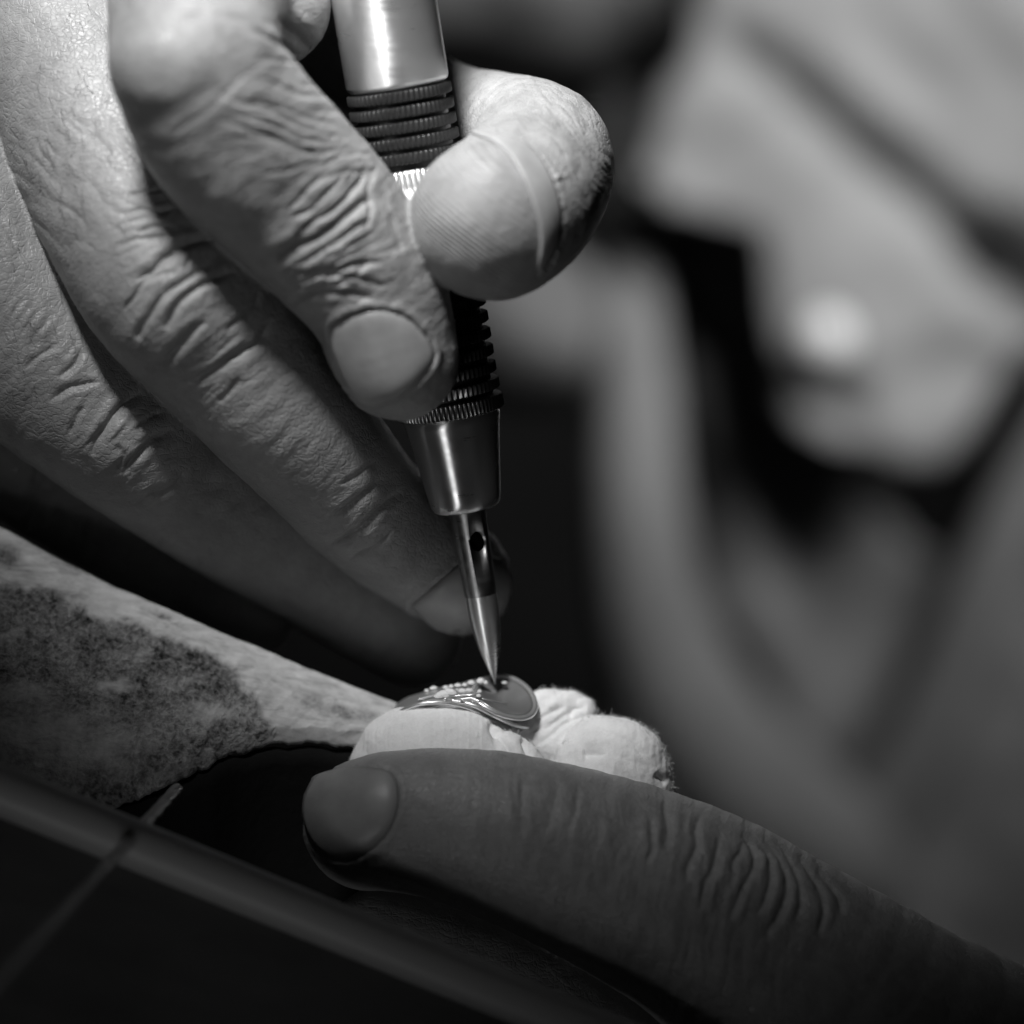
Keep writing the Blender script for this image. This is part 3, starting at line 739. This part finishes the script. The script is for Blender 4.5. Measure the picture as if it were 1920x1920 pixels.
dish = link('signet_face', V, Fc, M['dish_metal'], ring); md = dish.modifiers.new('thickness', 'SOLIDIFY'); md.thickness = 4*U; md.offset = -1
# engraved leaf lines on the band, as raised wires
for pts, r in [([(470, 400, 40), (600, 372, 30), (760, 330, 40), (900, 300, 30)], 2.6), ([(640, 440, -60), (740, 410, -50), (880, 400, -55), (960, 400, -50)], 2.4),
               ([(780, 440, -66), (880, 430, -66), (960, 460, -72)], 2.2), ([(400, 440, -50), (520, 410, -45), (620, 385, -40)], 2.2), ([(980, 430, -60), (1060, 450, -58), (1200, 480, -50)], 1.6)]:
    ringtube(pts, r, M['ring_metal'], 'engraved_line', False, 8)
def gem(x, y, d, r, sx=1.0, rot=0):
    px_, py_ = RC(x, y); V = []; F = []
    up = np.array([0, -.55, .83]); c = P3(px_, py_, d)+up*9; s = np.array([math.cos(rot), math.sin(rot)*.83, math.sin(rot)*.55]); q = np.cross(up, s)
    for rr, hh, o_ in ((1.0, 0, 0), (.62, .42, .5)):
        for k in range(8): a = 2*math.pi*(k+o_)/8; V.append(c+r*(s*rr*math.cos(a)*sx+q*rr*math.sin(a)+up*hh))
    V.append(c-up*r*.9)
    for k in range(8):
        l = (k+1) % 8; F += [(k, l, 8+k), (l, 8+l, 8+k), (l, k, 16)]
    F.append(tuple(range(8, 16))); return link('stone', V, F, M['gem'], ring, False)
for g in [(965, 305, 0, 8, 1), (640, 425, -46, 11, 1.9, .3), (690, 405, -46, 9, 1.5, -.4), (585, 445, -55, 7, 1.3), (955, 400, -56, 5, 1), (948, 440, -62, 5, 1), (880, 320, 6, 6, 1.3),
          (820, 340, 0, 5, 1), (760, 345, 4, 5, 1.4), (700, 355, 0, 5, 1), (650, 362, 6, 4.5, 1.3), (540, 370, 10, 5, 1.6, .3), (480, 392, 6, 4, 1.2), (1010, 320, 0, 5, 1), (1180, 322, 18, 4, 1.5), (800, 395, -40, 6, 1.3), (860, 390, -48, 5, 1.5)]:
    gem(*g)

# ------------------------------------------------------------------ white cloth bundle
CL = [([ch([(835, 1448, -30, 118), (810, 1445, -32, 118), (790, 1455, -28, 108)], sub=2), ch([(730, 1470, -20, 80), (760, 1440, -24, 100)], sub=2), ch([(860, 1446, -28, 108), (866, 1470, -24, 100)], sub=2), ch([(880, 1540, -10, 130), (1100, 1580, 10, 120)], sub=2)], 60, 5),
      ([ch([(950, 1412, -78, 40), (962, 1438, -82, 56), (985, 1490, -80, 66)], sub=3)], 10, 5),
      ([ch([(1082, 1432, -66, 44), (1084, 1462, -66, 56), (1080, 1520, -60, 70)], sub=3)], 10, 5),
      ([ch([(1040, 1335, 40, 40), (1075, 1345, 36, 46), (1050, 1400, 20, 60)], sub=3), ch([(1015, 1330, 20, 36), (1000, 1380, 10, 50)], sub=2)], 30, 6),
      ([ch([(1130, 1430, -20, 88), (1165, 1440, -26, 88), (1200, 1480, -26, 62), (1238, 1500, -26, 30)], sub=3), ch([(1130, 1480, -50, 86), (1190, 1510, -50, 60)], sub=2)], 24, 6)]
tick('cloth')
fl = Field(CL, (-420, -330, -1000), (420, 260, -280), 6.0); V, F = fl.mesh()
if (vnormals(V, F)*(V-V.mean(0))).sum() < 0: F = F[:, ::-1].copy()
V, F, Nn = subdivide(V, F); px = to_px(V); lab = fl.labels(V)
front = Nn[:, 1] < 0.1; GAIN = {k: 1 for k in range(9)}
dsp = 1.6*fbm(V/30., 3, 40)+1.0*fbm(V/9., 2, 41)
rib = 0.2*np.sin(px[:, 0]/8.2*2*math.pi+2*vnoise(V/60., 3)); dsp += np.where(lab == 0, rib, 0.3*rib)
dsp += stroke_disp(px, front, lab, [K('c5', 4, 11, 9, (1240,1210),(1320,1145),(1400,1130),(1480,1132)), K('c5', 4, 8, 4, (1330,1000),(1450,1010),(1600,1080),(1700,1180)), K('c5', 4, 6, 5, (1210,1180),(1200,1110),(1215,1060)),
    K('c5', 0, 9, 13, (1000,1160),(940,1080),(895,1010),(880,960)), K('c5', 1, 8, 8, (1000,1160),(940,1080),(895,1010)), K('c5', 1, 8, 12, (1090,1150),(1060,1090),(1040,1040)), K('c5', 2, 9, 12, (1190,1180),(1170,1100),(1190,1040)), K('c5', 3, 8, 8, (1280,960),(1300,900),(1370,900)), K('c5', 3, 6, 6, (1120,960),(1190,920),(1260,900)), K('c5', 4, 9, 7, (1720,1240),(1750,1262),(1790,1285))])
dsp += wrinkle_patch(px, front, lab, [(3, 1060, 1350, 80, 80, -30, 16, 4, 4, 50), (4, 1170, 1440, 90, 80, 25, 30, 2, 4, 51)])
cloth = link('white_cloth', V+Nn*dsp[:, None], F, M['white_cloth'])
tag(cloth, 'bunched white cotton cloth with the ring on it, pinched by the lower thumb', 'cloth')
# fuzz on the cloth
Wn = V+Nn*dsp[:, None]; cand = np.where((np.abs(Nn[:, 1]) < 0.35) & (px[:, 0] > 640) & (px[:, 0] < 1290) & (px[:, 1] < 1520) & (px[:, 1] > 1270) & (Nn[:, 1] < 0.5))[0]
pr = np.where(lab[cand] == 0, 0.25, 1.0)*np.clip(1.1-np.abs(Nn[cand, 1]), .1, 1); cand = RNG.choice(cand, 1300, False, pr/pr.sum())
fv = []; ff = []
for i in cand:
    d_ = Nn[i]*0.8+RNG.normal(size=3)*0.6; d_ /= np.linalg.norm(d_); L = RNG.uniform(3, 9)*(0.5 if lab[i] == 0 else 1); b_ = RNG.normal(size=3)*0.6; b = len(fv)
    for s_ in range(4):
        t = s_/3; q = Wn[i]+d_*L*t+b_*L*t*t*.6; r = 0.4*(1-.6*t)
        for k in range(3): fv.append(q+r*np.array([math.cos(k*2.09), math.sin(k*2.09), math.sin(k*2.09+.5)]))
    for s_ in range(3):
        for k in range(3): l = (k+1) % 3; ff.append((b+s_*3+k, b+s_*3+l, b+s_*3+3+l, b+s_*3+3+k))
fz = link('lint', fv, ff, M['fibre'], cloth); fz['kind'] = 'stuff'

# ------------------------------------------------------------------ bench pin
pin = empty('bench_pin', (400, 1500, 0), label='worn wooden bench pin with dark stained patch, under the engraver\'s right hand', cat='bench pin')
near = crom([(-500, 1350, -260), (-250, 1400, -250), (0, 1460, -225), (110, 1490, -210), (190, 1500, -195), (260, 1466, -170), (330, 1438, -145), (390, 1410, -115), (450, 1386, -85), (560, 1370, -45), (690, 1378, -15), (790, 1390, 0)], 24)
near[:, 1] += 5*vnoise(np.c_[near[:, 0]/23., near[:, 0]*0, near[:, 0]*0], 80)+2.5*vnoise(np.c_[near[:, 0]/7., near[:, 0]*0, near[:, 0]*0], 81)
far = crom([(-500, 700, 230), (-200, 850, 130), (0, 950, 80), (120, 1015, 65), (230, 1072, 60), (330, 1120, 55), (420, 1165, 55), (500, 1200, 60), (580, 1235, 65), (680, 1283, 70), (760, 1318, 80), (800, 1350, 70)], 24)
m = len(near); nn = 150; V = []; st = []; PX = []
for i in range(m):
    a = near[i]; b = far[i]
    for k in range(nn+1):
        t = k/nn; q = a*(1-t)+b*t; PX.append(q)
PX = np.array(PX); V = np.array([P3(*q) for q in PX]); 
X2 = np.c_[PX[:, :2]/60., np.zeros(len(PX))]
warp = np.stack([fbm(X2, 3, 60), fbm(X2, 3, 61)], 1)*26+np.stack([vnoise(X2*8, 62), vnoise(X2*8, 63)], 1)*5
Q = PX[:, :2]+warp
dk = poly_dist(Q, [(-600, 1040), (0, 1120), (110, 1110), (210, 1165), (300, 1190), (390, 1225), (440, 1290), (485, 1325), (500, 1372), (420, 1400), (300, 1450), (190, 1520), (-600, 1540)])
s1 = np.clip(0.5-dk/14., 0, 1)
for (x, y, ax, ay, am) in [(215, 1283, 38, 13, .9), (390, 1345, 60, 16, .75), (90, 1385, 190, 75, .75), (40, 1300, 70, 30, .5), (200, 1410, 80, 45, .5), (20, 1190, 60, 14, .5), (330, 1290, 50, 14, .35)]:
    s1 *= 1-am*np.clip(1.3-np.hypot((Q[:, 0]-x)/ax, (Q[:, 1]-y)/ay), 0, 1)
for (x, y, ax, ay, am) in [(302, 1155, 20, 8, .9), (640, 1340, 34, 10, .9), (590, 1330, 40, 14, .5), (430, 1165, 60, 9, .45), (470, 1190, 60, 10, .4), (120, 1060, 50, 14, .4), (10, 1050, 26, 22, 1), (560, 1300, 30, 8, .3), (690, 1350, 30, 10, .5)]:
    ang = .35; dx = Q[:, 0]*.3+PX[:, 0]*.7-x; dy = Q[:, 1]*.3+PX[:, 1]*.7-y; u_ = dx*math.cos(ang)+dy*math.sin(ang); v_ = -dx*math.sin(ang)+dy*math.cos(ang)
    s1 = np.maximum(s1, am*np.clip(1.4-1.0*np.hypot(u_/ax, v_/ay), 0, 1))
edge = np.clip(1-np.tile(np.arange(nn+1), m)/14., 0, 1)*np.clip((520-PX[:, 0])/60., 0, 1)
s1 = np.maximum(s1, 0.9*edge)
tt = np.tile(np.arange(nn+1)/nn, m)
hgt = 5*fbm(V/70., 3, 70)+1.6*fbm(V/12., 3, 71)*(0.3+s1)+10*np.sin(math.pi*tt)-26*np.clip(1-tt/0.06, 0, 1)**2-60*np.clip((tt-.9)/.1, 0, 1)**2-3*s1
V = V+hgt[:, None]*np.array([0, -.34, .94])
Fc = (np.arange(m-1)[:, None]*(nn+1)+np.arange(nn)[None]).ravel(); Fc = np.stack([Fc, Fc+nn+1, Fc+nn+2, Fc+1], 1)
top = link('worn_top', V, Fc, M['pin'], pin); attr(top, 'stain', s1)
md = top.modifiers.new('thickness', 'SOLIDIFY'); md.thickness = 9*U; md.offset = -1
# front: dark suede apron of the pin falling away below the worn edge
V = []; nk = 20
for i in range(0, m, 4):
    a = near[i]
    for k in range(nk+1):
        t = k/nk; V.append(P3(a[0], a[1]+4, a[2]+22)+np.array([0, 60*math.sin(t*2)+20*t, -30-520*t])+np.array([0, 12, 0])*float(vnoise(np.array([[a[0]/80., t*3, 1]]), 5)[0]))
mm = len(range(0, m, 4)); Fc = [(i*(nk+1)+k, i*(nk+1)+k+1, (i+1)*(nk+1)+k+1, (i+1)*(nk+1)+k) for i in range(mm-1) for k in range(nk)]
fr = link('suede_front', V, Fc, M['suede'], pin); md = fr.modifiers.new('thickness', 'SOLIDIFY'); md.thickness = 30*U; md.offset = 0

# ------------------------------------------------------------------ rod, thin drill, worktop in front
V, F = tube([(-420, 1310, -430, 50), (0, 1482, -410, 49), (450, 1665, -390, 47), (900, 1850, -370, 46), (1300, 2010, -350, 46)], 32, 4)
rod = link('metal_rod', V, F, mat('rod_grey', 0.55, 0.45, spec=0.5)); tag(rod, 'thick dull grey rod crossing the lower left corner, out of focus', 'rod')
db = empty('drill_bit', (330, 1482, -160), label='thin grooved drill bit sticking up in front of the grey rod', cat='drill bit')
def grooved(a, b, r0, r1, turns, seg=18, n=220):
    A = P3(*a); B = P3(*b); T = B-A; L = np.linalg.norm(T); T /= L; u = np.cross(T, [0, 1, 0]); u /= np.linalg.norm(u); v = np.cross(T, u); V = []; F = []
    for i in range(n):
        t = i/(n-1); r = r0+(r1-r0)*t
        for k in range(seg):
            an = 2*math.pi*k/seg; g = 1-0.16*max(0, math.cos(2*an-turns*2*math.pi*t))**2; V.append(A+T*L*t+r*g*(math.cos(an)*u+math.sin(an)*v))
    for i in range(n-1):
        for k in range(seg): l = (k+1) % seg; F.append((i*seg+k, (i+1)*seg+k, (i+1)*seg+l, i*seg+l))
    F.append(tuple(range(seg-1, -1, -1))); F.append(tuple(range((n-1)*seg, n*seg))); return V, F
V, F = grooved((332, 1480, -210), (190, 1634, -560), 12, 12, 9); link('fluted_tip', V, F, mat('drill_steel', 0.5, 0.3, 0.8), db)
V, F = grooved((190, 1634, -560), (-180, 2040, -1500), 12, 13, 0); link('shank', V, F, M['dark_steel'], db)
wt = link('worktop', [P3(-520, 1300, -420), P3(1300, 2040, -360), P3(1500, 2700, -900), P3(-800, 2500, -1500)], [(3, 2, 1, 0)], M['worktop'])
md = wt.modifiers.new('thickness', 'SOLIDIFY'); md.thickness = 60*U; md.offset = -1
wt['kind'] = 'structure'

# ------------------------------------------------------------------ the clothes behind, far out of focus
def cloth_sheet(name, outline, d0, relief, mtl, parent, label=None, folds=(), thick=60, step=28, seed=0, bulge=120):
    poly = crom(list(outline)+[outline[0]], 5)[:-1]
    x0, y0 = poly.min(0)-step; x1, y1 = poly.max(0)+step
    gx = np.arange(x0, x1, step); gy = np.arange(y0, y1, step); XX, YY = np.meshgrid(gx, gy, indexing='ij'); Q = np.c_[XX.ravel(), YY.ravel()]
    sd = poly_dist(Q, poly); keep = sd < step*1.1
    # pull the border vertices onto the outline
    for _ in range(3):
        e = 2.0; gxn = (poly_dist(Q+[e, 0], poly)-poly_dist(Q-[e, 0], poly))/(2*e); gyn = (poly_dist(Q+[0, e], poly)-poly_dist(Q-[0, e], poly))/(2*e)
        mv = (sd > 0) & keep; Q[mv] -= np.c_[gxn, gyn][mv]*sd[mv, None]; sd = poly_dist(Q, poly)
    d = d0+relief*fbm(np.c_[Q/170., Q[:, :1]*0+seed], 3, seed)-bulge*np.clip(-sd/140., 0, 1)**.5
    for fx0, fy0, fx1, fy1, w, a in folds:
        A = np.array([fx0, fy0]); ab = np.array([fx1, fy1])-A; t = np.clip(((Q-A)@ab)/(ab@ab), 0, 1); dd = np.hypot(*(Q-A-t[:, None]*ab).T); d = d+a*np.exp(-(dd/w)**2)
    P = np.array([P3(q[0], q[1], e) for q, e in zip(Q, d)]); nx, ny = len(gx), len(gy); F = []; K2 = keep.reshape(nx, ny); idx = np.arange(nx*ny).reshape(nx, ny)
    for i in range(nx-1):
        for j in range(ny-1):
            if K2[i:i+2, j:j+2].all(): F.append((idx[i, j], idx[i, j+1], idx[i+1, j+1], idx[i+1, j]))
    used = np.unique(np.array(F)); mp = -np.ones(nx*ny, int); mp[used] = np.arange(len(used))
    o = link(name, P[used], [tuple(mp[list(f)]) for f in F], mtl, parent)
    md = o.modifiers.new('thickness', 'SOLIDIFY'); md.thickness = thick*U; md.offset = -1
    if label: o['label'] = label
    return o
shirt = cloth_sheet('shirt', [(1320, -300), (1300, 60), (1235, 180), (1225, 290), (1235, 380), (1320, 400), (1420, 440), (1440, 560), (1470, 720), (1520, 810), (1640, 850), (1740, 880), (1810, 820), (1880, 700), (1990, 600), (2300, 400), (2300, -300)],
    4600, 75, M['shirt'], person, 'light grey crumpled shirt', [(1400, 100, 1850, 480, 40, 150), (1850, 480, 1950, 560, 60, 260), (1640, 60, 1800, 250, 40, 50), (1300, 330, 1400, 250, 40, 80), (1530, 730, 1600, 770, 40, 130), (1700, 720, 1850, 680, 50, 80)], seed=3, bulge=50)
bp = P3(1553, 632, 4330); V = []; F = []
for i, (r, h) in enumerate([(0, 0), (30, 3), (55, 12), (74, 30), (80, 60), (0.5, 90)]):
    for k in range(24): a = 2*math.pi*k/24; V.append(bp+np.array([math.cos(a)*r, h, math.sin(a)*r]))
for i in range(5):
    for k in range(24): l = (k+1) % 24; F.append((i*24+k, i*24+l, (i+1)*24+l, (i+1)*24+k))
link('button', V, F, M['button'], shirt)
V, F = tube([(1165, 180, 5250, 40), (1175, 400, 5100, 50), (1180, 580, 4900, 62), (1190, 760, 4600, 76), (1198, 950, 4450, 88), (1222, 1150, 4450, 104), (1290, 1330, 4480, 130), (1400, 1480, 4600, 140), (1540, 1590, 4800, 130), (1640, 1680, 5000, 90)], 28, 6)
link('apron_strap', V, F, M['sleeve'], person)
V, F = tube([(1560, 1620, 5000, 90), (1690, 1460, 4950, 80), (1770, 1300, 4900, 70), (1850, 1100, 4900, 66), (1930, 920, 4950, 66), (2050, 700, 5000, 66), (2200, 400, 5100, 66)], 28, 6)
link('apron_strap', V, F, M['apron'], person)  # right side of the strap loop; its dimmer light is put into darker cloth
cloth_sheet('apron', [(1130, 380), (1400, 430), (1460, 560), (1500, 760), (1620, 900), (1760, 1050), (1900, 900), (2100, 800), (2300, 900), (2300, 2500), (1000, 2500), (1050, 1600), (1150, 1300), (1120, 800)],
    5300, 160, M['apron'], person, 'dark apron with soft folds', [(1300, 700, 1500, 1400, 60, -200), (1600, 1200, 1900, 1000, 70, 200)], seed=9, step=40)
cloth_sheet('sleeve', [(880, 420), (1000, 440), (1120, 500), (1150, 640), (1110, 740), (980, 760), (880, 740), (800, 600)], 4900, 100, M['apron'], person, 'rolled dark sleeve', seed=12, bulge=300)
cloth_sheet('collar', [(700, -300), (1250, -300), (1260, -60), (1230, 60), (1100, 120), (960, 90), (850, 60), (700, 40)], 5300, 100, M['apron'], person, 'dark collar', seed=14, bulge=200)
bd = link('backdrop', [P3(-2500, -2500, 9000), P3(4500, -2500, 9000), P3(4500, 4500, 9000), P3(-2500, 4500, 9000)], [(0, 3, 2, 1)], M['dark']); bd['kind'] = 'structure'
tick('end')
